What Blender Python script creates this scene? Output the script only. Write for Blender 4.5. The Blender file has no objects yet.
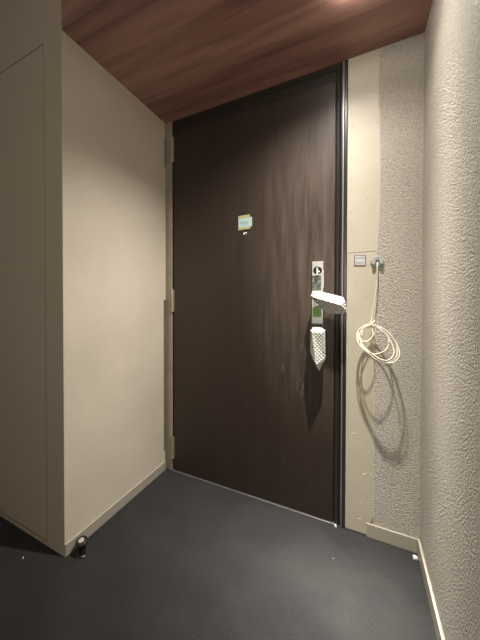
import bpy, bmesh, math, random
from mathutils import Vector, Matrix, noise

# ---------------------------------------------------------------- camera
S = bpy.context.scene
COL = S.collection
cam_d = bpy.data.cameras.new('camera')
cam = bpy.data.objects.new('camera', cam_d)
COL.objects.link(cam)
yaw, pit, rol = -0.55718, -0.01402, -0.00152
F = Vector((math.sin(yaw)*math.cos(pit), math.cos(yaw)*math.cos(pit), math.sin(pit)))
R = Vector((math.cos(yaw), -math.sin(yaw), 0)); U = R.cross(F)
R2 = math.cos(rol)*R + math.sin(rol)*U; U2 = -math.sin(rol)*R + math.cos(rol)*U
M = Matrix((R2, U2, -F)).transposed().to_4x4()
M.translation = Vector((1.0025, -1.6142, 1.0378))
cam.matrix_world = M
cam_d.sensor_fit = 'VERTICAL'
cam_d.sensor_height = 24.0
cam_d.lens = 311.44/640*24.0
cam_d.shift_x = 74.46/640
cam_d.shift_y = -16.2/640
cam_d.clip_start = 0.02
S.camera = cam

# ---------------------------------------------------------------- world, exposure
w = bpy.data.worlds.new('world'); S.world = w; w.use_nodes = True
w.node_tree.nodes['Background'].inputs[0].default_value = (0.9, 0.95, 1.0, 1)
w.node_tree.nodes['Background'].inputs[1].default_value = 0.0
S.view_settings.view_transform = 'Standard'
S.view_settings.look = 'None'
S.view_settings.gamma = 1.0
S.view_settings.use_curve_mapping = False
S.view_settings.exposure = 0.17
LAMP_POWER = 10.4
LAMP_COL = (1.0, 0.945, 0.88)
FILL_POWER = 8.6
RIM_GLOW = 42.0
LAMP = (0.99, -0.40)

# ---------------------------------------------------------------- helpers
def rgb(r, g, b):
    f = lambda c: ((c/255+0.055)/1.055)**2.4 if c > 10 else c/255/12.92
    return (f(r), f(g), f(b), 1)

def mat(name, col, rough=0.6, metal=0.0, spec=0.5, bump=None, vary=None, coat=0.0, emit=None, sheen=0):
    """bump=(scale, strength, distance[, detail]); vary=(scale, other colour, contrast lo, hi)"""
    m = bpy.data.materials.new(name); m.use_nodes = True
    nt = m.node_tree; b = nt.nodes['Principled BSDF']
    b.inputs['Base Color'].default_value = col
    b.inputs['Roughness'].default_value = rough
    b.inputs['Metallic'].default_value = metal
    b.inputs['Specular IOR Level'].default_value = spec
    b.inputs['Coat Weight'].default_value = coat
    b.inputs['Sheen Weight'].default_value = sheen
    tc = nt.nodes.new('ShaderNodeTexCoord')
    if vary:
        n = nt.nodes.new('ShaderNodeTexNoise'); n.inputs['Scale'].default_value = vary[0]
        n.inputs['Detail'].default_value = 5
        nt.links.new(tc.outputs['Object'], n.inputs['Vector'])
        r = nt.nodes.new('ShaderNodeValToRGB')
        r.color_ramp.elements[0].position = vary[2]; r.color_ramp.elements[0].color = col
        r.color_ramp.elements[1].position = vary[3]; r.color_ramp.elements[1].color = vary[1]
        nt.links.new(n.outputs['Fac'], r.inputs[0]); nt.links.new(r.outputs[0], b.inputs['Base Color'])
    if bump:
        n = nt.nodes.new('ShaderNodeTexNoise'); n.inputs['Scale'].default_value = bump[0]
        n.inputs['Detail'].default_value = bump[3] if len(bump) > 3 else 3
        nt.links.new(tc.outputs['Object'], n.inputs['Vector'])
        bp = nt.nodes.new('ShaderNodeBump')
        bp.inputs['Strength'].default_value = bump[1]; bp.inputs['Distance'].default_value = bump[2]
        nt.links.new(n.outputs['Fac'], bp.inputs['Height']); nt.links.new(bp.outputs[0], b.inputs['Normal'])
    if emit:
        b.inputs['Emission Color'].default_value = emit[0]; b.inputs['Emission Strength'].default_value = emit[1]
    return m

def link(name, bm, m=None, parent=None, smooth=False):
    bmesh.ops.recalc_face_normals(bm, faces=bm.faces[:])
    me = bpy.data.meshes.new(name); bm.to_mesh(me); bm.free()
    o = bpy.data.objects.new(name, me); COL.objects.link(o)
    for mm in (m if isinstance(m, (list, tuple)) else [m]):
        me.materials.append(mm)
    if smooth:
        for p in me.polygons: p.use_smooth = True
    if parent: o.parent = parent
    return o

def box(bm, x0, x1, y0, y1, z0, z1, bev=0.0, mi=0):
    vs = [bm.verts.new((x, y, z)) for z in (z0, z1) for x, y in ((x0, y0), (x1, y0), (x1, y1), (x0, y1))]
    fs = [bm.faces.new([vs[i] for i in q]) for q in ((3, 2, 1, 0), (4, 5, 6, 7), (0, 1, 5, 4), (1, 2, 6, 5), (2, 3, 7, 6), (3, 0, 4, 7))]
    for f in fs: f.material_index = mi
    if bev:
        es = list({e for f in fs for e in f.edges})
        r = bmesh.ops.bevel(bm, geom=es, offset=bev, segments=2, profile=0.5, affect='EDGES')
        for f in r['faces']: f.material_index = mi
    return bm

def prism(bm, pts, a, b, axis='z', bev=0.0):
    """extrude a closed outline; axis z: pts are (x,y); axis y: pts are (x,z)"""
    def P(p, t): return (p[0], p[1], t) if axis == 'z' else (p[0], t, p[1])
    lo = [bm.verts.new(P(p, a)) for p in pts]; hi = [bm.verts.new(P(p, b)) for p in pts]
    f1 = bm.faces.new(lo); f2 = bm.faces.new(hi[::-1])
    n = len(pts)
    fs = [bm.faces.new((lo[i], hi[i], hi[(i+1) % n], lo[(i+1) % n])) for i in range(n)]
    if bev:
        bmesh.ops.bevel(bm, geom=list({e for f in (f1, f2) for e in f.edges}), offset=bev, segments=2, profile=0.5, affect='EDGES')
    return bm

def lathe(bm, prof, c=(0, 0, 0), n=32, axis='z'):
    """prof: list of (radius, height) turned about axis through c"""
    rings = []
    for r, h in prof:
        if r < 1e-6:
            q = (0, 0, h)
            rings.append([q]); continue
        rings.append([(r*math.cos(2*math.pi*k/n), r*math.sin(2*math.pi*k/n), h) for k in range(n)])
    def T(p):
        x, y, z = p
        if axis == 'y': x, y, z = x, -z, y        # height runs towards the camera side (-y)
        return (x+c[0], y+c[1], z+c[2])
    V = [[bm.verts.new(T(p)) for p in r] for r in rings]
    for a, b in zip(V, V[1:]):
        for k in range(n):
            k2 = (k+1) % n
            if len(a) == 1 and len(b) == 1: break
            if len(a) == 1: bm.faces.new((a[0], b[k], b[k2]))
            elif len(b) == 1: bm.faces.new((a[k], b[0], a[k2]))
            else: bm.faces.new((a[k], b[k], b[k2], a[k2]))
    return bm

def tube(bm, pts, r, n=8, closed=False):
    pts = [Vector(p) for p in pts]
    N = len(pts); rings = []
    up = Vector((0, 0, 1))
    prev = None
    for i, p in enumerate(pts):
        a = pts[i-1] if (i > 0 or closed) else p
        b = pts[(i+1) % N] if (i < N-1 or closed) else p
        t = (b-a).normalized()
        if prev is None:
            s = t.cross(Vector((0, 1, 0)));
            if s.length < 1e-3: s = t.cross(Vector((1, 0, 0)))
        else:
            s = prev - t*prev.dot(t)
        s.normalize(); prev = s; q = t.cross(s)
        rings.append([bm.verts.new(p + r*(math.cos(2*math.pi*k/n)*s + math.sin(2*math.pi*k/n)*q)) for k in range(n)])
    for i in range(N if closed else N-1):
        a, b = rings[i], rings[(i+1) % N]
        for k in range(n): bm.faces.new((a[k], a[(k+1) % n], b[(k+1) % n], b[k]))
    if not closed:
        bm.faces.new(rings[0]); bm.faces.new(rings[-1][::-1])
    return bm

def spline(pts, k=8):
    pts = [Vector(p) for p in pts]; out = []
    P = [pts[0]] + pts + [pts[-1]]
    for i in range(1, len(P)-2):
        p0, p1, p2, p3 = P[i-1], P[i], P[i+1], P[i+2]
        for j in range(k):
            t = j/k
            out.append(0.5*((2*p1) + (p2-p0)*t + (2*p0-5*p1+4*p2-p3)*t*t + (3*p1-p0-3*p2+p3)*t**3))
    out.append(pts[-1])
    return out

def empty(name, loc=(0, 0, 0)):
    o = bpy.data.objects.new(name, None); o.location = loc; o.empty_display_size = 0.05
    COL.objects.link(o); return o

def adopt(o, parent):                       # parent a world-space mesh to an Empty without moving it
    o.parent = parent
    o.matrix_parent_inverse = Matrix.Translation(-parent.location)
    return o

def tag(o, label=None, cat=None, group=None, kind=None):
    if label: o['label'] = label
    if cat: o['category'] = cat
    if group: o['group'] = group
    if kind: o['kind'] = kind
    return o

def struct(name, bm, m, label=None, cat=None):
    return tag(link(name, bm, m), label, cat, kind='structure')

NB = bmesh.new

# ---------------------------------------------------------------- materials
def paper(name, col, scale, strength, dist, fleck=None):
    """embossed vinyl wallpaper: pebbly relief"""
    m = bpy.data.materials.new(name); m.use_nodes = True
    nt = m.node_tree; b = nt.nodes['Principled BSDF']
    b.inputs['Base Color'].default_value = col
    b.inputs['Roughness'].default_value = 0.55
    b.inputs['Specular IOR Level'].default_value = 0.35
    tc = nt.nodes.new('ShaderNodeTexCoord')
    n1 = nt.nodes.new('ShaderNodeTexNoise'); n1.inputs['Scale'].default_value = scale; n1.inputs['Detail'].default_value = 2.5
    n1.inputs['Distortion'].default_value = 0.4
    n2 = nt.nodes.new('ShaderNodeTexVoronoi'); n2.inputs['Scale'].default_value = scale*0.9; n2.feature = 'SMOOTH_F1'
    nt.links.new(tc.outputs['Object'], n1.inputs['Vector']); nt.links.new(tc.outputs['Object'], n2.inputs['Vector'])
    mx = nt.nodes.new('ShaderNodeMath'); mx.operation = 'SUBTRACT'
    nt.links.new(n1.outputs['Fac'], mx.inputs[0])
    mm = nt.nodes.new('ShaderNodeMath'); mm.operation = 'MULTIPLY'; mm.inputs[1].default_value = 0.5
    nt.links.new(n2.outputs['Distance'], mm.inputs[0]); nt.links.new(mm.outputs[0], mx.inputs[1])
    bp = nt.nodes.new('ShaderNodeBump'); bp.inputs['Strength'].default_value = strength; bp.inputs['Distance'].default_value = dist
    nt.links.new(mx.outputs[0], bp.inputs['Height']); nt.links.new(bp.outputs[0], b.inputs['Normal'])
    n3 = nt.nodes.new('ShaderNodeTexNoise'); n3.inputs['Scale'].default_value = 3.0; n3.inputs['Detail'].default_value = 4
    nt.links.new(tc.outputs['Object'], n3.inputs['Vector'])
    r = nt.nodes.new('ShaderNodeValToRGB')
    r.color_ramp.elements[0].position = 0.3; r.color_ramp.elements[0].color = tuple(c*0.92 for c in col[:3])+(1,)
    r.color_ramp.elements[1].position = 0.7; r.color_ramp.elements[1].color = tuple(min(1, c*1.05) for c in col[:3])+(1,)
    nt.links.new(n3.outputs['Fac'], r.inputs[0])
    fl = nt.nodes.new('ShaderNodeMapRange'); fl.inputs['From Min'].default_value = 0.0; fl.inputs['From Max'].default_value = 0.45
    fl.inputs['To Min'].default_value = 1-fleck; fl.inputs['To Max'].default_value = 1+fleck*0.6
    nt.links.new(mx.outputs[0], fl.inputs['Value'])
    vm = nt.nodes.new('ShaderNodeVectorMath'); vm.operation = 'SCALE'
    nt.links.new(r.outputs[0], vm.inputs[0]); nt.links.new(fl.outputs[0], vm.inputs['Scale'])
    nt.links.new(vm.outputs[0], b.inputs['Base Color'])
    return m

M_PAPER_L = paper('beige_wallpaper', (0.68, 0.61, 0.50, 1), 200, 0.5, 0.0016, 0.05)
M_PAPER_R = paper('embossed_wallpaper', (0.53, 0.49, 0.42, 1), 220, 1.0, 0.0060, 0.25)
M_FACE = mat('olive_beige_painted_board', (0.50, 0.44, 0.35, 1), 0.6, bump=(60, 0.15, 0.001))
M_TRIM = mat('beige_vinyl_baseboard', (0.42, 0.385, 0.315, 1), 0.4)
M_PUTTY = mat('bare_cream_board', (0.57, 0.52, 0.42, 1), 0.5, vary=(9, (0.53, 0.48, 0.37, 1), 0.35, 0.7), bump=(30, 0.1, 0.001))
M_JAMB = mat('beige_steel_jamb', (0.36, 0.30, 0.22, 1), 0.45, vary=(14, (0.30, 0.25, 0.18, 1), 0.4, 0.7))
M_GAPSHADE = mat('painted_gap_shade', (0.008, 0.007, 0.006, 1), 0.8)
M_RAWGAP = mat('raw_board_edge', (0.16, 0.13, 0.08, 1), 0.9)
M_BLACK = mat('black_rubber', (0.012, 0.012, 0.012, 1), 0.5)
M_FRAME = mat('dark_bronze_frame', (0.028, 0.025, 0.021, 1), 0.3, spec=0.6, bump=(12, 0.1, 0.002))
M_FRAME_EDGE = mat('worn_metal_bead', (0.34, 0.33, 0.31, 1), 0.42, metal=0.6)
M_STEEL = mat('brushed_steel', (0.50, 0.49, 0.46, 1), 0.32, metal=1.0, bump=(200, 0.1, 0.0005))
M_HINGE = mat('hinge_metal', (0.55, 0.50, 0.42, 1), 0.4, metal=0.6)
M_CHROME = mat('chrome', (0.8, 0.8, 0.78, 1), 0.12, metal=1.0)
M_WHITE = mat('white_plastic', (0.8, 0.79, 0.74, 1), 0.4)
M_CABLE = mat('ivory_cable_jacket', (0.80, 0.74, 0.60, 1), 0.4)
M_GREY = mat('grey_plastic', (0.30, 0.31, 0.29, 1), 0.45, bump=(80, 0.2, 0.001))

def carpet():
    m = bpy.data.materials.new('black_carpet'); m.use_nodes = True
    nt = m.node_tree; b = nt.nodes['Principled BSDF']
    b.inputs['Roughness'].default_value = 0.85; b.inputs['Specular IOR Level'].default_value = 0.25
    b.inputs['Sheen Weight'].default_value = 0.15; b.inputs['Sheen Roughness'].default_value = 0.5
    tc = nt.nodes.new('ShaderNodeTexCoord')
    n = nt.nodes.new('ShaderNodeTexNoise'); n.inputs['Scale'].default_value = 170; n.inputs['Detail'].default_value = 3
    n2 = nt.nodes.new('ShaderNodeTexNoise'); n2.inputs['Scale'].default_value = 5; n2.inputs['Detail'].default_value = 6
    for q in (n, n2): nt.links.new(tc.outputs['Object'], q.inputs['Vector'])
    r = nt.nodes.new('ShaderNodeValToRGB')
    r.color_ramp.elements[0].position = 0.3; r.color_ramp.elements[0].color = (0.008, 0.0082, 0.0082, 1)
    r.color_ramp.elements[1].position = 0.75; r.color_ramp.elements[1].color = (0.029, 0.029, 0.0275, 1)
    ad = nt.nodes.new('ShaderNodeMath'); ad.operation = 'ADD'
    h = nt.nodes.new('ShaderNodeMath'); h.operation = 'MULTIPLY'; h.inputs[1].default_value = 0.5
    h2 = nt.nodes.new('ShaderNodeMath'); h2.operation = 'MULTIPLY'; h2.inputs[1].default_value = 0.5
    nt.links.new(n.outputs['Fac'], h.inputs[0]); nt.links.new(n2.outputs['Fac'], h2.inputs[0])
    nt.links.new(h.outputs[0], ad.inputs[0]); nt.links.new(h2.outputs[0], ad.inputs[1])
    nt.links.new(ad.outputs[0], r.inputs[0]); nt.links.new(r.outputs[0], b.inputs['Base Color'])
    bp = nt.nodes.new('ShaderNodeBump'); bp.inputs['Strength'].default_value = 1.0; bp.inputs['Distance'].default_value = 0.004
    nt.links.new(n.outputs['Fac'], bp.inputs['Height']); nt.links.new(bp.outputs[0], b.inputs['Normal'])
    return m
M_CARPET = carpet()

def wood():
    m = bpy.data.materials.new('red_brown_wood'); m.use_nodes = True
    nt = m.node_tree; b = nt.nodes['Principled BSDF']
    b.inputs['Roughness'].default_value = 0.42; b.inputs['Specular IOR Level'].default_value = 0.5
    tc = nt.nodes.new('ShaderNodeTexCoord')
    mp = nt.nodes.new('ShaderNodeMapping'); mp.inputs['Scale'].default_value = (0.7, 7, 7)
    nt.links.new(tc.outputs['Object'], mp.inputs['Vector'])
    n = nt.nodes.new('ShaderNodeTexNoise'); n.inputs['Scale'].default_value = 1.6; n.inputs['Detail'].default_value = 7
    n.inputs['Roughness'].default_value = 0.55; n.inputs['Distortion'].default_value = 0.3
    nt.links.new(mp.outputs[0], n.inputs['Vector'])
    r = nt.nodes.new('ShaderNodeValToRGB')
    e = r.color_ramp.elements
    e[0].position = 0.28; e[0].color = (0.17, 0.078, 0.064, 1)
    e[1].position = 0.72; e[1].color = (0.50, 0.29, 0.23, 1)
    e.new(0.5).color = (0.32, 0.168, 0.135, 1)
    nt.links.new(n.outputs['Fac'], r.inputs[0]); nt.links.new(r.outputs[0], b.inputs['Base Color'])
    return m
M_WOOD = wood()

def door_mat():
    """dark brown printed steel sheet with hand smears and plaster dust left on it"""
    m = bpy.data.materials.new('dark_brown_door_sheet'); m.use_nodes = True
    nt = m.node_tree; b = nt.nodes['Principled BSDF']; L = nt.links.new
    tc = nt.nodes.new('ShaderNodeTexCoord')
    mp = nt.nodes.new('ShaderNodeMapping'); mp.inputs['Scale'].default_value = (22, 22, 1.2)
    L(tc.outputs['Object'], mp.inputs['Vector'])
    g = nt.nodes.new('ShaderNodeTexNoise'); g.inputs['Scale'].default_value = 1.5; g.inputs['Detail'].default_value = 6
    L(mp.outputs[0], g.inputs['Vector'])
    r = nt.nodes.new('ShaderNodeValToRGB'); e = r.color_ramp.elements
    e[0].position = 0.3; e[0].color = (0.030, 0.0195, 0.0145, 1)
    e[1].position = 0.75; e[1].color = (0.042, 0.027, 0.019, 1)
    L(g.outputs['Fac'], r.inputs[0])
    # dust smears, spread over a pale ellipse that paints the lamp's sheen by the handle
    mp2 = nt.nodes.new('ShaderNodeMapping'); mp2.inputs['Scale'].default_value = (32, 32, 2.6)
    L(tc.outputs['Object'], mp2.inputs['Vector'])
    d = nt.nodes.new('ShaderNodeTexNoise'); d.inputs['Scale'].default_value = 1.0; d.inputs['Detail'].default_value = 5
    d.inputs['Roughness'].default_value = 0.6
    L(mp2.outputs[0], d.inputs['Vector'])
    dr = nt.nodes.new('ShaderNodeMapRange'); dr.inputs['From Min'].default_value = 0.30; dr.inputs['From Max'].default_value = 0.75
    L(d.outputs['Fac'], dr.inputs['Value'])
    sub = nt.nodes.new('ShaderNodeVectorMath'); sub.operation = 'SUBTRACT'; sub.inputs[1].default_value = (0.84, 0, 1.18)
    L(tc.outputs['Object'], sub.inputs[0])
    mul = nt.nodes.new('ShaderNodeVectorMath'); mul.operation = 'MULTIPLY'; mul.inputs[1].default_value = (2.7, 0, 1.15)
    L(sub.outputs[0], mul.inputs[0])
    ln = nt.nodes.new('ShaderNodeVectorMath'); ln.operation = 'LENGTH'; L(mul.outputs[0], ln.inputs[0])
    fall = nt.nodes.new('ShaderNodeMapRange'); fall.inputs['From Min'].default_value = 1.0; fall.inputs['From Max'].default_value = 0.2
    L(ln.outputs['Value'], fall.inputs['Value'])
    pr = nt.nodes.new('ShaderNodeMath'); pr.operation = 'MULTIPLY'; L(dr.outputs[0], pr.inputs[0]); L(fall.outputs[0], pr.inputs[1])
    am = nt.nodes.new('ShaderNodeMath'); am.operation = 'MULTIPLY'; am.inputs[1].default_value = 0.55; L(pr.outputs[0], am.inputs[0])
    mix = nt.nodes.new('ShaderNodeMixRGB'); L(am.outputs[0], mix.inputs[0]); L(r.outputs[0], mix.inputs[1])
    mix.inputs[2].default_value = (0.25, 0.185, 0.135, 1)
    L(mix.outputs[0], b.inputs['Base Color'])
    rr = nt.nodes.new('ShaderNodeMapRange'); rr.inputs['To Min'].default_value = 0.40; rr.inputs['To Max'].default_value = 0.52
    L(d.outputs['Fac'], rr.inputs['Value']); L(rr.outputs[0], b.inputs['Roughness'])
    b.inputs['Specular IOR Level'].default_value = 0.5
    bn = nt.nodes.new('ShaderNodeTexNoise'); bn.inputs['Scale'].default_value = 350; L(tc.outputs['Object'], bn.inputs['Vector'])
    bp = nt.nodes.new('ShaderNodeBump'); bp.inputs['Strength'].default_value = 0.12; bp.inputs['Distance'].default_value = 0.0006
    L(bn.outputs['Fac'], bp.inputs['Height']); L(bp.outputs[0], b.inputs['Normal'])
    return m
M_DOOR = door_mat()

def foam_mat():
    """white quilted foam wrap: diamond relief"""
    m = bpy.data.materials.new('quilted_foam_wrap'); m.use_nodes = True
    nt = m.node_tree; b = nt.nodes['Principled BSDF']; L = nt.links.new
    b.inputs['Base Color'].default_value = (0.80, 0.80, 0.77, 1); b.inputs['Roughness'].default_value = 0.5
    b.inputs['Subsurface Weight'].default_value = 0.0
    tc = nt.nodes.new('ShaderNodeTexCoord'); last = None
    for rot in (0.75, -0.75):
        mp = nt.nodes.new('ShaderNodeMapping'); mp.inputs['Rotation'].default_value = (0, rot, 0)
        L(tc.outputs['Object'], mp.inputs['Vector'])
        wv = nt.nodes.new('ShaderNodeTexWave'); wv.inputs['Scale'].default_value = 28; wv.inputs['Distortion'].default_value = 0.8
        wv.bands_direction = 'X'
        L(mp.outputs[0], wv.inputs['Vector'])
        if last is None: last = wv.outputs['Fac']
        else:
            q = nt.nodes.new('ShaderNodeMath'); q.operation = 'MULTIPLY'; L(last, q.inputs[0]); L(wv.outputs['Fac'], q.inputs[1]); last = q.outputs[0]
    bp = nt.nodes.new('ShaderNodeBump'); bp.inputs['Strength'].default_value = 0.6; bp.inputs['Distance'].default_value = 0.004
    L(last, bp.inputs['Height']); L(bp.outputs[0], b.inputs['Normal'])
    cr = nt.nodes.new('ShaderNodeValToRGB'); cr.color_ramp.elements[0].position = 0.0; cr.color_ramp.elements[0].color = (0.40, 0.40, 0.36, 1)
    cr.color_ramp.elements[1].position = 0.3; cr.color_ramp.elements[1].color = (0.60, 0.60, 0.56, 1)
    L(last, cr.inputs[0]); L(cr.outputs[0], b.inputs['Base Color'])
    return m
M_FOAM = foam_mat()

# ================================================================ THE SETTING
H = 2.10; HH = 2.45; XR = 1.2164; YN = -0.7765; YB = -3.0; XL = -1.5

bm = NB(); box(bm, XL-0.1, XR+0.1, YB-0.1, 0.12, -0.1, 0)
struct('floor', bm, M_CARPET, 'black low pile carpet of the entrance', 'floor')

# lowered wooden ceiling of the alcove with a round hole for the downlight, and the wooden drop face above its near edge
bm = NB()
RH = 0.058; NS = 48
sq = []; circ = []
x0, x1, y0, y1 = 0.0, XR, YN, 0.10
for k in range(NS):
    a = 2*math.pi*k/NS; c, s = math.cos(a), math.sin(a)
    circ.append((LAMP[0]+RH*c, LAMP[1]+RH*s))
    t = min((x1-LAMP[0])/c if c > 1e-9 else 1e9, (x0-LAMP[0])/c if c < -1e-9 else 1e9,
            (y1-LAMP[1])/s if s > 1e-9 else 1e9, (y0-LAMP[1])/s if s < -1e-9 else 1e9)
    sq.append((LAMP[0]+t*c, LAMP[1]+t*s))
cv = [bm.verts.new((p[0], p[1], H)) for p in circ]
ct = [bm.verts.new((p[0], p[1], H+0.012)) for p in circ]
sv = [bm.verts.new((p[0], p[1], H)) for p in sq]
corners = [(x1, y1), (x0, y1), (x0, y0), (x1, y0)]
for k in range(NS):
    k2 = (k+1) % NS
    bm.faces.new((cv[k], cv[k2], ct[k2], ct[k]))
    ring = [cv[k], sv[k], sv[k2], cv[k2]]
    for c in corners:                     # a corner of the rectangle lying between two rays
        a, b = Vector(sq[k]), Vector(sq[k2]); C = Vector(c)
        on = lambda p, q: abs(p.x-q.x) < 1e-6 or abs(p.y-q.y) < 1e-6
        if on(a, C) and on(b, C) and not on(a, b) :
            ring = [cv[k], sv[k], bm.verts.new((c[0], c[1], H)), sv[k2], cv[k2]]
    bm.faces.new(ring)
box(bm, 0.0, XR, YN, YN+0.03, H+0.0005, HH+0.02)
struct('ceiling', bm, M_WOOD, 'lowered red-brown wood grain ceiling over the entrance door', 'ceiling')

bm = NB(); box(bm, XL-0.1, XR+0.1, YB-0.1, YN+0.1, HH, HH+0.1)
tag(struct('ceiling', bm, mat('white_hall_ceiling', (0.75, 0.73, 0.69, 1), 0.7), 'pale hall ceiling behind the lowered wooden one', 'ceiling'))
bm = NB(); box(bm, XR, XR+0.1, YB-0.1, 0.12, 0, HH)
struct('wall_right', bm, M_PAPER_R, 'coarsely embossed beige wallpapered wall on the right', 'wall')
bm = NB(); box(bm, XL-0.1, XL, YB-0.1, YN, 0, HH)
struct('wall_hall', bm, M_PAPER_L, 'plain wallpapered wall at the far side of the hall', 'wall')
bm = NB(); box(bm, XL-0.1, XR+0.1, YB-0.1, YB, 0, HH)
struct('wall_back', bm, M_PAPER_L, 'plain wallpapered wall behind the photographer', 'wall')

# left wall of the alcove: papered surface, with the strip by the jamb partly cut away
bm = NB()
box(bm, -0.10, 0.0, YN+0.03, -0.026, 0.0, H+0.1)
box(bm, -0.10, 0.0, YN, YN+0.03, 0.0, HH+0.02)
for z0, z1, y in ((1.035, 1.835, -0.004), (2.01, H+0.02, -0.004), (0.0, 0.112, -0.012)):
    box(bm, -0.10, 0.0, -0.026, y, z0, z1)
box(bm, -0.10, -0.002, -0.026, -0.012, 1.835, 2.01)
struct('wall_left', bm, M_PAPER_L, 'smooth beige wallpapered side wall left of the dark entrance door', 'wall')
bm = NB(); box(bm, -0.10, -0.016, -0.030, 0.06, 0.0, H)
struct('trim_1', bm, M_RAWGAP, 'raw board edge showing where the left wallpaper stops short of the door jamb', 'trim')

# the face of the projecting wall, with the flush door panel in it
bm = NB()
box(bm, -0.108, -0.0005, YN-0.0005, YN+0.028, 0.0, HH, 0.0)
box(bm, XL, -0.108, YN-0.0005, YN+0.028, 2.094, HH)
box(bm, XL, -0.108, YN-0.0005, YN+0.028, 0.0, 0.014)
struct('wall_front', bm, M_FACE, 'olive beige end face of the left wall surrounding a flush panel', 'wall')
bm = NB(); box(bm, XL, -0.11, YN+0.028, YN+0.06, 0.0, HH)  # backing coloured near black to paint the shade in the panel gap
struct('trim_2', bm, M_GAPSHADE, 'backing painted near black as the gap shade behind the flush panel door', 'trim')
bm = NB(); box(bm, XL, -0.1125, YN-0.0005, YN+0.02, 0.0225, 2.090, 0.001)
struct('door_2', bm, M_FACE, 'flush olive beige panel door in the left wall face', 'door')

# wall that holds the entrance door: papered strip at the right
random.seed(4)
def edge_x(z):
    pts = [(0.0, 1.058), (0.3, 1.056), (0.6, 1.058), (1.0, 1.060), (1.2, 1.063), (1.46, 1.073), (1.75, 1.071), (1.94, 1.064), (2.12, 1.066)]
    for (a, xa), (b, xb) in zip(pts, pts[1:]):
        if a <= z <= b:
            t = (z-a)/(b-a); t = t*t*(3-2*t)
            return xa+(xb-xa)*t + 0.0016*noise.noise(Vector((z*14, 2.2, 0)))
    return pts[-1][1]
bm = NB()
box(bm, 0.953, XR, 0.002, 0.1, 0.0, H+0.05)
struct('wall_door', bm, mat('wall_backing', (0.45, 0.4, 0.3, 1), 0.8), 'wall right of the entrance door behind its coverings', 'wall')
zs = [0.0 + i*0.03 for i in range(71)]
bm = NB(); prism(bm, [(edge_x(z), z) for z in zs] + [(XR, H), (XR, 0)], -0.0015, 0.002, 'y')
struct('wall_door', bm, M_PAPER_R, 'narrow embossed wallpaper panel between cream board and right wall', 'wall')
# bare cream board with a level joint in it
SEAM = 1.243
bm = NB()
for lo, hi in ((0.006, SEAM-0.0012), (SEAM+0.0012, H)):
    zz = [lo] + [z for z in zs if lo < z < hi] + [hi]
    rt = [(edge_x(z)-0.0006, z) for z in zz]
    if lo < 0.1: rt = [(1.040, lo), (1.046, 0.062)] + [q for q in rt if q[1] > 0.07]
    prism(bm, [(0.9535, lo)] + rt + [(0.9535, hi)], -0.0020, 0.002, 'y')
board = struct('trim_3', bm, M_PUTTY, 'bare smooth cream board strip beside the door with a level joint', 'trim')
# a lip of lifted wallpaper along the edge
bm = NB()
tube(bm, [(edge_x(z)+0.0004, -0.0022, z) for z in zs if z > 0.08], 0.0012, 6)
adopt(link('wallpaper_lip', bm, mat('paper_edge', (0.68, 0.62, 0.50, 1), 0.6)), board)
# nail heads / plaster nicks
bm = NB()
for x, z in ((0.966, 1.86), (0.972, 1.80), (0.970, 1.66), (0.968, 1.56), (0.972, 1.52), (0.968, 1.42), (0.972, 1.34), (1.066, 1.79), (1.03, 1.47), (1.047, 1.43), (1.028, 1.045), (0.985, 1.10)):
    lathe(bm, [(0.0, 0.0004), (0.0018, 0.0003), (0.0022, 0.0)], (x, -0.0019, z), 8, 'y')
adopt(link('nail_hole', bm, mat('nick_brown', (0.22, 0.17, 0.10, 1), 0.8)), board)
bm = NB()
random.seed(8)
for x, z, l, a in ((1.025, 0.27, .014, .6), (1.05, 0.275, .012, 1.2), (1.012, 0.135, .012, 1.0), (1.008, 0.065, .01, .2), (0.985, 0.44, .02, .3), (1.04, 0.37, .01, 1.3), (1.02, 0.52, .018, .9)):
    c, s = math.cos(a)*l/2, math.sin(a)*l/2
    tube(bm, [(x-c, -0.0020, z-s), (x, -0.0024, z+0.001), (x+c, -0.0020, z+s)], 0.0009, 5)
adopt(link('plaster_scratch', bm, mat('pale_scratch', (0.8, 0.76, 0.66, 1), 0.7)), board)

# baseboards
def baseboard(name, boxes, label):
    bm = NB()
    for b in boxes: box(bm, *b, 0.0015)
    return struct(name, bm, M_TRIM, label, 'baseboard')
baseboard('baseboard_door', [(1.034, XR-0.0075, -0.0075, 0.0015, 0.0, 0.058)], 'short beige baseboard under the narrow wallpaper panel by the corner')
baseboard('baseboard_right', [(XR-0.0075, XR+0.001, YB, 0.0, 0.0, 0.058)], 'beige baseboard running along the right wall')
baseboard('baseboard_left', [(-0.001, 0.0055, YN+0.0005, -0.012, 0.0, 0.050)], 'beige baseboard along the foot of the left alcove wall')

# ---------------------------------------------------------------- entrance door
D = tag(empty('door_1', (0.48, 0.0, 0.0)), 'dark brown full height entrance door in the alcove', 'door', kind='structure')
def dp(name, bm, m, smooth=False, parent=None):
    o = link(name, bm, m, smooth=smooth); return adopt(o, parent) if parent is None and False else _ad(o, parent)
def _ad(o, parent):
    if parent is None: return adopt(o, D)
    o.parent = parent
    o.matrix_parent_inverse = (Matrix.Translation(D.location)).inverted() @ Matrix.Identity(4) if False else parent.matrix_world.inverted()
    return o
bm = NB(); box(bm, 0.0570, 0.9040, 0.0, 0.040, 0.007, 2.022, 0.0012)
leaf = dp('door_leaf', bm, M_DOOR)
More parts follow.
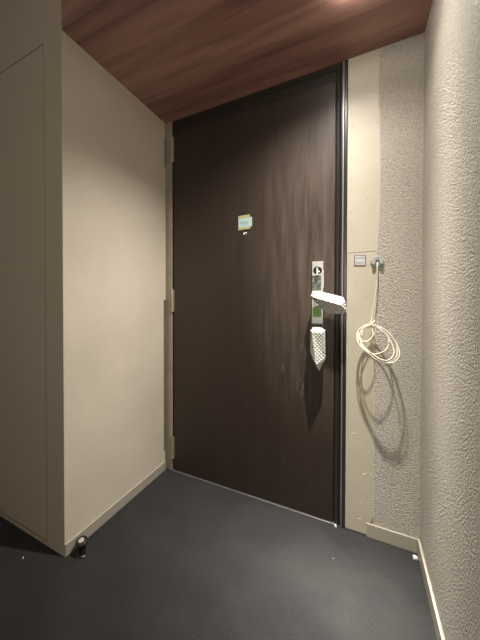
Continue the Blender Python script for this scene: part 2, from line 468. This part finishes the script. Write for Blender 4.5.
# head frame band and right stile with its stepped profile
bm = NB(); prism(bm, [(0.0565, 0.006), (0.9300, 0.006), (0.9300, 0.06), (0.0565, 0.06)], 2.0255, H-0.0005, 'z')
box(bm, 0.0565, 0.9300, 0.001, 0.006, 2.075, H-0.0005)
dp('head_frame', bm, M_FRAME)
bm = NB()
prism(bm, [(0.9075, 0.004), (0.9120, 0.0), (0.9210, -0.001), (0.9250, 0.004), (0.9290, 0.010), (0.9330, 0.010), (0.9330, 0.06), (0.9075, 0.06)], 0.003, H-0.0005, 'z')
prism(bm, [(0.9400, 0.002), (0.9430, -0.004), (0.9500, -0.004), (0.9525, -0.001), (0.9525, 0.06), (0.9400, 0.06)], 0.003, H-0.0005, 'z')
dp('frame_stile', bm, M_FRAME)
bm = NB()
prism(bm, [(0.9330, 0.004), (0.9345, -0.003), (0.9385, -0.003), (0.9400, 0.002), (0.9400, 0.02), (0.9330, 0.02)], 0.003, H-0.0005, 'z')
dp('frame_bead', bm, M_FRAME_EDGE)
bm = NB(); box(bm, 0.9045, 0.9070, 0.012, 0.05, 0.006, 2.024)
box(bm, 0.0445, 0.0565, 0.010, 0.05, 0.006, 2.10)
box(bm, 0.0565, 0.9045, 0.012, 0.05, 2.0225, 2.0252)
dp('rubber_seal', bm, M_BLACK)
# left jamb with a stepped face
bm = NB()
prism(bm, [(-0.015, 0.0), (0.0, 0.0), (0.016, 0.0), (0.0175, -0.0035), (0.0420, -0.0035), (0.0440, -0.0015), (0.0440, 0.06), (-0.015, 0.06)], 0.004, H-0.0005, 'z')
dp('door_jamb', bm, M_JAMB)
bm = NB(); box(bm, 0.0440, 0.9075, -0.006, 0.05, 0.0, 0.0055, 0.001)
dp('threshold', bm, mat('threshold_metal', (0.35, 0.35, 0.34, 1), 0.4, metal=0.7))
# pale plaster scuffs rubbed on the leaf
random.seed(21)
bm = NB()
for cx, cz, n, w_, h_ in ((0.765, 0.62, 16, 0.022, 0.07), (0.775, 0.86, 7, 0.016, 0.05), (0.60, 0.90, 6, 0.05, 0.012), (0.87, 0.55, 5, 0.015, 0.04), (0.71, 0.70, 5, 0.03, 0.04)):
    for i in range(n):
        x = cx + random.gauss(0, w_*0.6); z = cz + random.gauss(0, h_*0.6)
        l = random.uniform(0.006, 0.026); dx = random.uniform(-0.004, 0.004); r = random.uniform(0.0005, 0.0013)
        pts = [(x, z-l), (x+r*1.6+dx*.4, z-l*0.4), (x+r*1.2+dx, z+l), (x-r+dx, z+l*0.7), (x-r*1.5, z-l*0.2)]
        prism(bm, pts, -0.00025, 0.0004, 'y')
dp('plaster_scuffs', bm, mat('dusty_scuff', (0.12, 0.095, 0.075, 1), 0.8))
# hinges
def hinge(z0, z1, plate=True):
    bm = NB(); box(bm, 0.0180, 0.0440, -0.0060, -0.0030, z0-0.004, z1+0.004, 0.0008)
    box(bm, 0.0555, 0.0590, -0.0030, 0.001, z0, z1, 0.0005)
    h = dp('hinge', bm, M_JAMB)
    zm = (z0+z1)/2
    for a, b in ((z0, zm-0.0008), (zm+0.0008, z1)):
        k = NB(); lathe(k, [(0, a), (0.0062, a), (0.0062, b), (0, b)], (0.0500, -0.0085, 0), 20)
        o = link('knuckle', k, M_HINGE, smooth=False); _ad(o, h)
    for a, b, c in ((z1, z1+0.004, z1+0.008), (z0, z0-0.003, z0-0.006)):
        k = NB(); lathe(k, [(0, a), (0.0070, a), (0.0070, b), (0.004, c), (0, c)], (0.0500, -0.0085, 0), 20)
        o = link('hinge_cap', k, M_CHROME, smooth=False); _ad(o, h)
    return h
bpy.context.view_layer.update()
hinge(1.855, 2.004); hinge(0.965, 1.098); hinge(0.078, 0.208)
# door viewer under the memo
bm = NB(); lathe(bm, [(0.0095, 0.0), (0.0095, 0.0025), (0.0070, 0.0045), (0.0050, 0.0040), (0.0045, 0.0020), (0.0, 0.0016)], (0.4905, -0.0002, 1.382), 24, 'y')
v = dp('door_viewer', bm, M_CHROME)
bm = NB(); lathe(bm, [(0.0042, 0.0022), (0.003, 0.0035), (0.0, 0.0040)], (0.4905, -0.0002, 1.382), 20, 'y')
_ad(link('viewer_lens', bm, M_BLACK, smooth=True), v)

# handle set: back plate, lever, lower pull
PX0, PX1 = 0.8120, 0.8610
bm = NB(); box(bm, PX0, PX1, -0.014, -0.0002, 0.905, 1.213, 0.002)
hd = dp('door_handle', bm, M_STEEL)
# milky protective film with dark bands on the plate
bm = NB(); box(bm, PX0+0.0015, PX1-0.0095, -0.0152, -0.0138, 1.078, 1.148, 0.0004)
_ad(link('plate_film', bm, mat('grey_green_film', (0.06, 0.07, 0.06, 1), 0.3, metal=0.2, vary=(60, (0.20, 0.22, 0.19, 1), 0.42, 0.62))), hd)
bm = NB(); lathe(bm, [(0.0185, 0.0), (0.0185, 0.003), (0.0165, 0.0045), (0.0145, 0.0045), (0.0140, 0.0015), (0.0, 0.0012)], (0.8365, -0.0138, 1.171), 32, 'y')
esc = _ad(link('lock_rose', bm, M_BLACK), hd)
bm = NB(); box(bm, 0.8320, 0.8410, -0.030, -0.0150, 1.148, 1.184, 0.002)
lathe(bm, [(0.0095, 0.0), (0.0095, 0.006), (0.0, 0.007)], (0.8365, -0.0148, 1.166), 20, 'y')
_ad(link('thumb_turn', bm, M_CHROME), hd)
bm = NB(); box(bm, PX1-0.006, PX1+0.003, -0.022, -0.0120, 1.088, 1.170, 0.0015)
_ad(link('side_latch', bm, M_STEEL), hd)
# lever under the wrap
bm = NB(); lathe(bm, [(0.013, 0.0), (0.012, 0.045), (0.0, 0.045)], (0.838, -0.0135, 1.035), 20, 'y')
box(bm, 0.828, 0.935, -0.066, -0.052, 1.005, 1.045, 0.004)
_ad(link('lever', bm, M_STEEL), hd)
bm = NB(); box(bm, 0.8115, 0.8590, -0.0560, -0.0130, 0.9130, 0.9255, 0.001)
_ad(link('black_band', bm, M_BLACK), hd)
bm = NB(); box(bm, 0.828, 0.856, -0.056, -0.012, 0.865, 0.905, 0.003); box(bm, 0.832, 0.852, -0.056, -0.042, 0.76, 0.88, 0.003)
_ad(link('pull_grip', bm, M_STEEL), hd)

# ================================================================ THINGS
# green tape on the plate
bm = NB(); box(bm, 0.8165, 0.8535, -0.0158, -0.0144, 0.954, 1.001, 0.0003)
t = link('green_tape', bm, mat('green_tape', (0.32, 0.72, 0.22, 1), 0.5))
tag(t, 'bright green tape label stuck on the steel handle plate', 'tape')
bm = NB()
for z, a, b in ((0.990, .820, .850), (0.984, .821, .846), (0.976, .820, .851), (0.966, .822, .844)):
    x = a
    while x < b:
        box(bm, x, x+0.0032, -0.0161, -0.0157, z-0.0015, z+0.0015); x += 0.0052
c = link('printed_line', bm, mat('dark_green_ink', (0.12, 0.42, 0.09, 1), 0.6)); c.parent = t

# foam wrap, faceted pouch helpers
def pouch(name, front, back, ridge, label):
    """front/back outlines (x,y,z) with the same count, ridge: inner front points that stand proud"""
    bm = NB()
    f = [bm.verts.new(p) for p in front]; b = [bm.verts.new(p) for p in back]
    n = len(front)
    for i in range(n): bm.faces.new((f[i], f[(i+1) % n], b[(i+1) % n], b[i]))
    bm.faces.new(b)
    rv = [bm.verts.new(p) for p in ridge[0]]
    for idx in ridge[1]: bm.faces.new([(f[i] if i < 100 else rv[i-100]) for i in idx])
    bmesh.ops.bevel(bm, geom=bm.edges[:], offset=0.0022, segments=2, profile=0.5, affect='EDGES')
    o = link(name, bm, M_FOAM)
    tag(o, label, 'foam wrap', 'white quilted foam wraps on the door handle')
    return o
Y1 = -0.066
fr = [(0.8113, Y1, 1.0519), (0.8219, Y1+.006, 1.0755), (0.8556, Y1+.006, 1.0725), (0.9440, Y1+.006, 1.0470), (0.9515, Y1, 1.0260), (0.9580, Y1+.004, 0.9740), (0.8811, Y1+.004, 0.9720), (0.8348, Y1+.002, 1.0190)]
bk = [(x*0.94+0.06*0.88, -0.036, z*0.9+0.1*1.02) for x, y, z in fr]
pouch('foam_wrap', fr, bk, ([(0.838, -0.086, 1.042), (0.935, -0.088, 1.012)],
      [(0, 1, 100), (1, 2, 100), (2, 3, 101, 100), (3, 4, 101), (4, 5, 101), (5, 6, 101), (6, 7, 100, 101), (7, 0, 100)]),
      'white quilted foam wrap around the lever, pointing right across the door edge')
Y2 = -0.058
fr = [(0.8112, Y2, 0.8972), (0.8235, Y2, 0.9115), (0.8560, Y2, 0.9110), (0.8735, Y2, 0.9000), (0.8750, Y2, 0.7709), (0.8491, Y2, 0.7118), (0.8305, Y2, 0.7450), (0.8116, Y2, 0.7966)]
bk = [(x*0.86+0.14*0.843, -0.026, z*0.93+0.07*0.83) for x, y, z in fr]
pouch('foam_wrap', fr, bk, ([(0.820, -0.074, 0.889), (0.866, -0.070, 0.889), (0.838, -0.080, 0.742)],
      [(0, 1, 100), (1, 2, 101, 100), (2, 3, 101), (3, 4, 101), (4, 102, 100, 101), (4, 5, 102), (5, 6, 102), (6, 7, 102), (7, 0, 100), (7, 100, 102)]),
      'white quilted foam wrap hanging point down below the green tape')

# memo taped to the door
t = empty('paper_memo', (0.49, -0.001, 1.44))
tag(t, 'small pale blue paper memo taped to the dark door above the viewer', 'memo')
bm = NB()
prism(bm, [(0.4545, 1.4080), (0.5268, 1.4177), (0.5267, 1.4652), (0.4540, 1.4740)], -0.0018, -0.0006, 'y')
adopt(link('paper', bm, mat('pale_cyan_paper', (0.42, 0.60, 0.58, 1), 0.6)), t)
ytape = mat('yellow_masking_tape', (0.50, 0.43, 0.20, 1), 0.5, vary=(90, (0.42, 0.40, 0.16, 1), 0.4, 0.6))
for pts in ([(0.4531, 1.4788), (0.4531, 1.4650), (0.5150, 1.4670), (0.5152, 1.4803)], [(0.4535, 1.4030), (0.5190, 1.4058), (0.5195, 1.4180), (0.4535, 1.4165)]):
    bm = NB(); prism(bm, pts, -0.0026, -0.0014, 'y'); adopt(link('tape_strip', bm, ytape), t)
bm = NB()
random.seed(3)
p = []
for i in range(26):
    p.append((0.465+i*0.0017, -0.0020, 1.441+0.009*math.sin(i*1.9)*(0.6+0.4*math.sin(i*.7))))
tube(bm, spline(p, 3), 0.0007, 5)
tube(bm, [(0.468, -0.0020, 1.428), (0.508, -0.0020, 1.431)], 0.0006, 5)
adopt(link('handwriting', bm, mat('grey_ink', (0.22, 0.30, 0.32, 1), 0.6)), t)

# small printed plate on the cream board
t = empty('label_plate', (1.003, -0.002, 1.209))
tag(t, 'small square grey label with mauve border on the cream board', 'label')
bm = NB()
prism(bm, [(0.9810, 1.1850), (1.0250, 1.1820), (1.0255, 1.2290), (0.9805, 1.2330)], -0.0040, -0.0015, 'y', 0.0005)
adopt(link('border', bm, mat('mauve_border', (0.22, 0.17, 0.19, 1), 0.5)), t)
bm = NB()
prism(bm, [(0.9850, 1.1890), (1.0210, 1.1862), (1.0213, 1.2255), (0.9848, 1.2290)], -0.0046, -0.0036, 'y')
adopt(link('face', bm, mat('pale_grey_print', (0.58, 0.56, 0.58, 1), 0.5)), t)
bm = NB()
random.seed(5)
for z in (1.2205, 1.2145, 1.2005, 1.1950):
    x = 0.9885
    while x < 1.0165:
        l = random.uniform(0.0015, 0.0045)
        box(bm, x, x+l, -0.0049, -0.0045, z-0.0012, z+0.0012); x += l+random.uniform(0.001, 0.0025)
adopt(link('print', bm, mat('grey_print_marks', (0.20, 0.19, 0.21, 1), 0.6)), t)
bm = NB(); box(bm, 0.988, 1.018, -0.0050, -0.0045, 1.2055, 1.2085)
adopt(link('white_line', bm, M_WHITE), t)

# grey cable outlet cap
t = empty('cable_outlet', (1.066, -0.002, 1.197))
tag(t, 'round grey plastic cable outlet cap on the wallpaper edge', 'outlet')
bm = NB()
lathe(bm, [(0.0235, 0.0), (0.0240, 0.004), (0.0215, 0.008), (0.0080, 0.009), (0.0065, 0.004), (0.0, 0.004)], (1.066, -0.0015, 1.197), 36, 'y')
adopt(link('cap', bm, M_GREY), t)
for s in (-1, 1):
    bm = NB()
    pts = []
    for k in range(9):
        a = math.radians(-35 + 70*k/8)
        pts.append((1.066 + s*0.0205*math.cos(a), 1.197 + 0.0205*math.sin(a)*1.1))
    pts += [(1.066+s*0.0075, 1.197+0.009), (1.066+s*0.0075, 1.197-0.008)]
    prism(bm, pts, -0.0190, -0.0085, 'y', 0.0015)
    adopt(link('lobe', bm, mat('pale_grey_plastic', (0.42, 0.43, 0.40, 1), 0.4)), t)

# ivory cable: falls from the outlet into a hanging coil that leans away from the wall
bm = NB()
def lean(z):                       # distance from the wall for a height in the coil
    k = max(0, min(1, (0.95-z)/0.18)); return -0.030-0.075*k
P = [(1.066, -0.008, 1.195), (1.0655, -0.024, 1.188), (1.0645, -0.030, 1.165), (1.0640, -0.027, 1.12), (1.0600, -0.026, 1.06), (1.0520, -0.027, 1.00), (1.0470, -0.029, 0.955)]
cx0, cz0 = 1.0470, 0.938
loops = [
 [(1.0476, -0.0389, 0.9286), (1.0889, -0.0449, 0.9142), (1.1183, -0.059, 0.8803), (1.1365, -0.0776, 0.8357), (1.1324, -0.0902, 0.8055), (1.1096, -0.0988, 0.7848), (1.0704, -0.0973, 0.7885), (1.0333, -0.0859, 0.8158), (1.0015, -0.0721, 0.8489), (0.9941, -0.0571, 0.8849), (1.012, -0.043, 0.9188)],
 [(1.0513, -0.0313, 0.9324), (1.0959, -0.0423, 0.9061), (1.1249, -0.0596, 0.8646), (1.1301, -0.0784, 0.8194), (1.1134, -0.09, 0.7917), (1.0839, -0.0935, 0.7832), (1.0471, -0.0862, 0.8006), (1.0159, -0.0727, 0.8332), (0.9996, -0.0563, 0.8724), (1.0084, -0.0407, 0.9099)],
 [(1.0475, -0.0448, 0.929), (1.0851, -0.0541, 0.9065), (1.1078, -0.0683, 0.8725), (1.1198, -0.087, 0.8277), (1.103, -0.1001, 0.7963), (1.0736, -0.0997, 0.7972), (1.04, -0.0897, 0.821), (1.0086, -0.076, 0.8541), (1.0048, -0.0592, 0.8943), (1.0262, -0.0468, 0.924)],
 [(1.0515, -0.0289, 0.9238), (1.0193, -0.0364, 0.9058), (1.0086, -0.0504, 0.8723), (1.023, -0.0684, 0.829), (1.0542, -0.0755, 0.812), (1.0882, -0.0695, 0.8264), (1.1054, -0.056, 0.8587), (1.096, -0.0415, 0.8936), (1.062, -0.0304, 0.9201)],
 [(1.0477, -0.035, 0.9283), (1.012, -0.0391, 0.9185), (0.994, -0.0516, 0.8887), (1.005, -0.0615, 0.8648), (1.0299, -0.0625, 0.8624), (1.051, -0.0519, 0.8878), (1.0477, -0.0367, 0.9242)]]
path = P[:]
for lp in loops: path += [Vector(q) for q in lp]
path += [(1.0560, -0.034, 0.945), (1.0620, -0.040, 0.955)]
tube(bm, spline(path, 5), 0.0019, 8)
tube(bm, spline([(1.040, -0.024, 0.932), (1.047, -0.042, 0.936), (1.055, -0.040, 0.944), (1.053, -0.026, 0.948), (1.043, -0.022, 0.944), (1.040, -0.024, 0.932)], 5), 0.0020, 8)
c = link('coiled_cable', bm, M_CABLE, smooth=True)
tag(c, 'ivory cable hanging in a loose coil from the grey wall outlet', 'cable')

# floor door stop by the corner
SX, SY = 0.047, -0.729
t = empty('door_stop', (SX, SY, 0.0))
tag(t, 'squat black door stop on the carpet at the near corner', 'door stop')
bm = NB(); lathe(bm, [(0, 0.0), (0.0215, 0.0), (0.0215, 0.003), (0.019, 0.005), (0, 0.005)], (SX, SY, 0), 32)
adopt(link('base_plate', bm, mat('dark_steel', (0.12, 0.12, 0.12, 1), 0.3, metal=0.9), smooth=False), t)
bm = NB(); lathe(bm, [(0, 0.005), (0.017, 0.005), (0.0160, 0.014), (0.0160, 0.046), (0, 0.052)], (SX, SY, 0), 32)
adopt(link('post', bm, M_BLACK, smooth=False), t)
TILT = Matrix.Rotation(math.radians(15), 3, Vector((0.78, -0.45, 0)).normalized())
def tilted(bm):
    bmesh.ops.rotate(bm, verts=bm.verts[:], cent=(SX, SY, 0.048), matrix=TILT); return bm
bm = NB(); lathe(bm, [(0, 0.043), (0.018, 0.043), (0.0245, 0.046), (0.0262, 0.051), (0.0240, 0.0565), (0.0150, 0.0585), (0.0130, 0.057), (0, 0.057)], (SX, SY, 0), 36)
adopt(link('rubber_head', tilted(bm), M_BLACK, smooth=True), t)
bm = NB(); lathe(bm, [(0, 0.0565), (0.0115, 0.0565), (0.0120, 0.0580), (0.0105, 0.0592), (0, 0.0595)], (SX, SY, 0), 28)
adopt(link('centre_plug', tilted(bm), mat('beige_plug', (0.55, 0.50, 0.42, 1), 0.5), smooth=False), t)

# little bits left on the carpet
def chip(name, loc, size, seed, label, cat, m):
    random.seed(seed)
    bm = NB(); bmesh.ops.create_icosphere(bm, subdivisions=2, radius=1)
    for v in bm.verts:
        v.co *= 1+random.uniform(-0.22, 0.22)
        v.co = Vector((v.co.x*size[0], v.co.y*size[1], max(0, v.co.z*0.9+0.5)*size[2]))
    bmesh.ops.rotate(bm, verts=bm.verts[:], cent=(0, 0, 0), matrix=Matrix.Rotation(seed, 3, 'Z'))
    o = link(name, bm, m); o.location = loc
    return tag(o, label, cat)
chip('plaster_chip', (1.197, -0.048, 0.0), (0.0100, 0.009, 0.011), 2, 'white plaster chip on the carpet in the right corner', 'chip', M_WHITE)
chip('plaster_chip', (0.915, -0.012, 0.0), (0.0060, 0.005, 0.008), 5, 'white plaster chip at the foot of the door on its handle side', 'chip', M_WHITE)
chip('plaster_chip', (-0.137, -0.868, 0.0), (0.0018, 0.006, 0.004), 7, 'thin pale sliver on the carpet below the flush panel', 'chip', M_WHITE)
chip('plaster_chip', (0.92, -0.215, 0.0), (0.0016, 0.0016, 0.002), 9, 'tiny white speck alone on the open carpet before the door', 'speck', M_WHITE)

# ---------------------------------------------------------------- the downlight over the door
def downlight(cx, cy, z, power, col, prof, label, src_h=0.029, rad=0.018, hole=0.055):
    t = tag(empty('downlight', (cx, cy, z)), label, 'downlight')
    bm = NB(); lathe(bm, [(hole, 0.0), (hole+0.010, -0.0015), (hole+0.011, 0.0), ], (cx, cy, z-0.0003), 48)
    adopt(link('trim_ring', bm, M_WHITE, smooth=True), t)
    bm = NB(); lathe(bm, [(hole+0.001, -0.001), (hole+0.001, -0.012), (hole+0.004, -0.013), (hole+0.006, -0.011), (hole+0.006, -0.001), (hole+0.001, -0.001)], (cx, cy, z), 48)  # glowing rim added to brighten the ceiling around the lamp
    adopt(link('added_glow_rim', bm, mat('added_rim_glow', (0.8, 0.8, 0.8, 1), 0.5, emit=((1, 0.94, 0.87, 1), RIM_GLOW)), smooth=True), t)
    bm = NB(); lathe(bm, [(hole-0.0005, 0.0), (hole-0.0005, 0.055), (0.0, 0.055)], (cx, cy, z), 48)
    adopt(link('housing', bm, mat('black_housing', (0.05, 0.05, 0.05, 1), 0.5)), t)
    bm = NB(); lathe(bm, [(0.0, 0.047), (0.012, 0.047), (0.014, 0.050), (0.014, 0.0545), (0, 0.0545)], (cx, cy, z), 24)
    adopt(link('led_module', bm, mat('led_glow', (0.8, 0.8, 0.8, 1), 0.5, emit=((1, 0.93, 0.83, 1), 8))), t)
    ld = bpy.data.lights.new('lamp', 'SPOT'); ld.energy = power; ld.color = col
    ld.spot_size = math.radians(165); ld.spot_blend = 0.1; ld.shadow_soft_size = rad
    ld.use_nodes = True
    nt = ld.node_tree; em = nt.nodes['Emission']; L = nt.links.new
    tc = nt.nodes.new('ShaderNodeTexCoord')
    sp = nt.nodes.new('ShaderNodeSeparateXYZ'); L(tc.outputs['Normal'], sp.inputs[0])
    ab = nt.nodes.new('ShaderNodeMath'); ab.operation = 'MULTIPLY'; L(sp.outputs['Z'], ab.inputs[0]); L(sp.outputs['Z'], ab.inputs[1])
    s2 = nt.nodes.new('ShaderNodeMath'); s2.operation = 'SUBTRACT'; s2.inputs[0].default_value = 1.0+prof[0]; L(ab.outputs[0], s2.inputs[1])
    pw = nt.nodes.new('ShaderNodeMath'); pw.operation = 'POWER'; pw.inputs[1].default_value = -prof[1]; L(s2.outputs[0], pw.inputs[0])
    az = nt.nodes.new('ShaderNodeMath'); az.operation = 'MULTIPLY'; az.inputs[1].default_value = prof[2]; L(sp.outputs['X'], az.inputs[0])
    ex = nt.nodes.new('ShaderNodeMath'); ex.operation = 'EXPONENT'; L(az.outputs[0], ex.inputs[0])
    ml = nt.nodes.new('ShaderNodeMath'); ml.operation = 'MULTIPLY'; L(ex.outputs[0], ml.inputs[0]); L(pw.outputs[0], ml.inputs[1])
    L(ml.outputs[0], em.inputs['Strength'])
    lo = bpy.data.objects.new('lamp', ld); lo.location = (cx, cy, z+src_h); COL.objects.link(lo)
    adopt(lo, t)
    return t
downlight(LAMP[0], LAMP[1], H, LAMP_POWER, LAMP_COL, (0.022, 1.2, -1.85), 'round recessed downlight in the wooden ceiling above the door')

# added fill lamp on the unseen back wall, put in to brighten the alcove
t = tag(empty('added_fill_lamp', (0.85, YB, 1.3)), 'round fill lamp added out of view behind the photographer', 'fill lamp')
bm = NB(); lathe(bm, [(0.0, 0.0), (0.27, 0.0), (0.27, 0.03), (0.255, 0.045), (0.0, 0.05)], (0.85, YB, 1.3), 40, 'y')
adopt(link('fill_lamp_disc', bm, M_WHITE, smooth=False), t)
ld = bpy.data.lights.new('fill_light', 'AREA'); ld.shape = 'DISK'; ld.size = 0.5; ld.energy = FILL_POWER; ld.color = (1.0, 0.92, 0.82)
lo = bpy.data.objects.new('fill_light', ld); lo.location = (0.85, YB+0.055, 1.3); lo.rotation_euler = (math.pi/2, 0, 0); COL.objects.link(lo); adopt(lo, t)
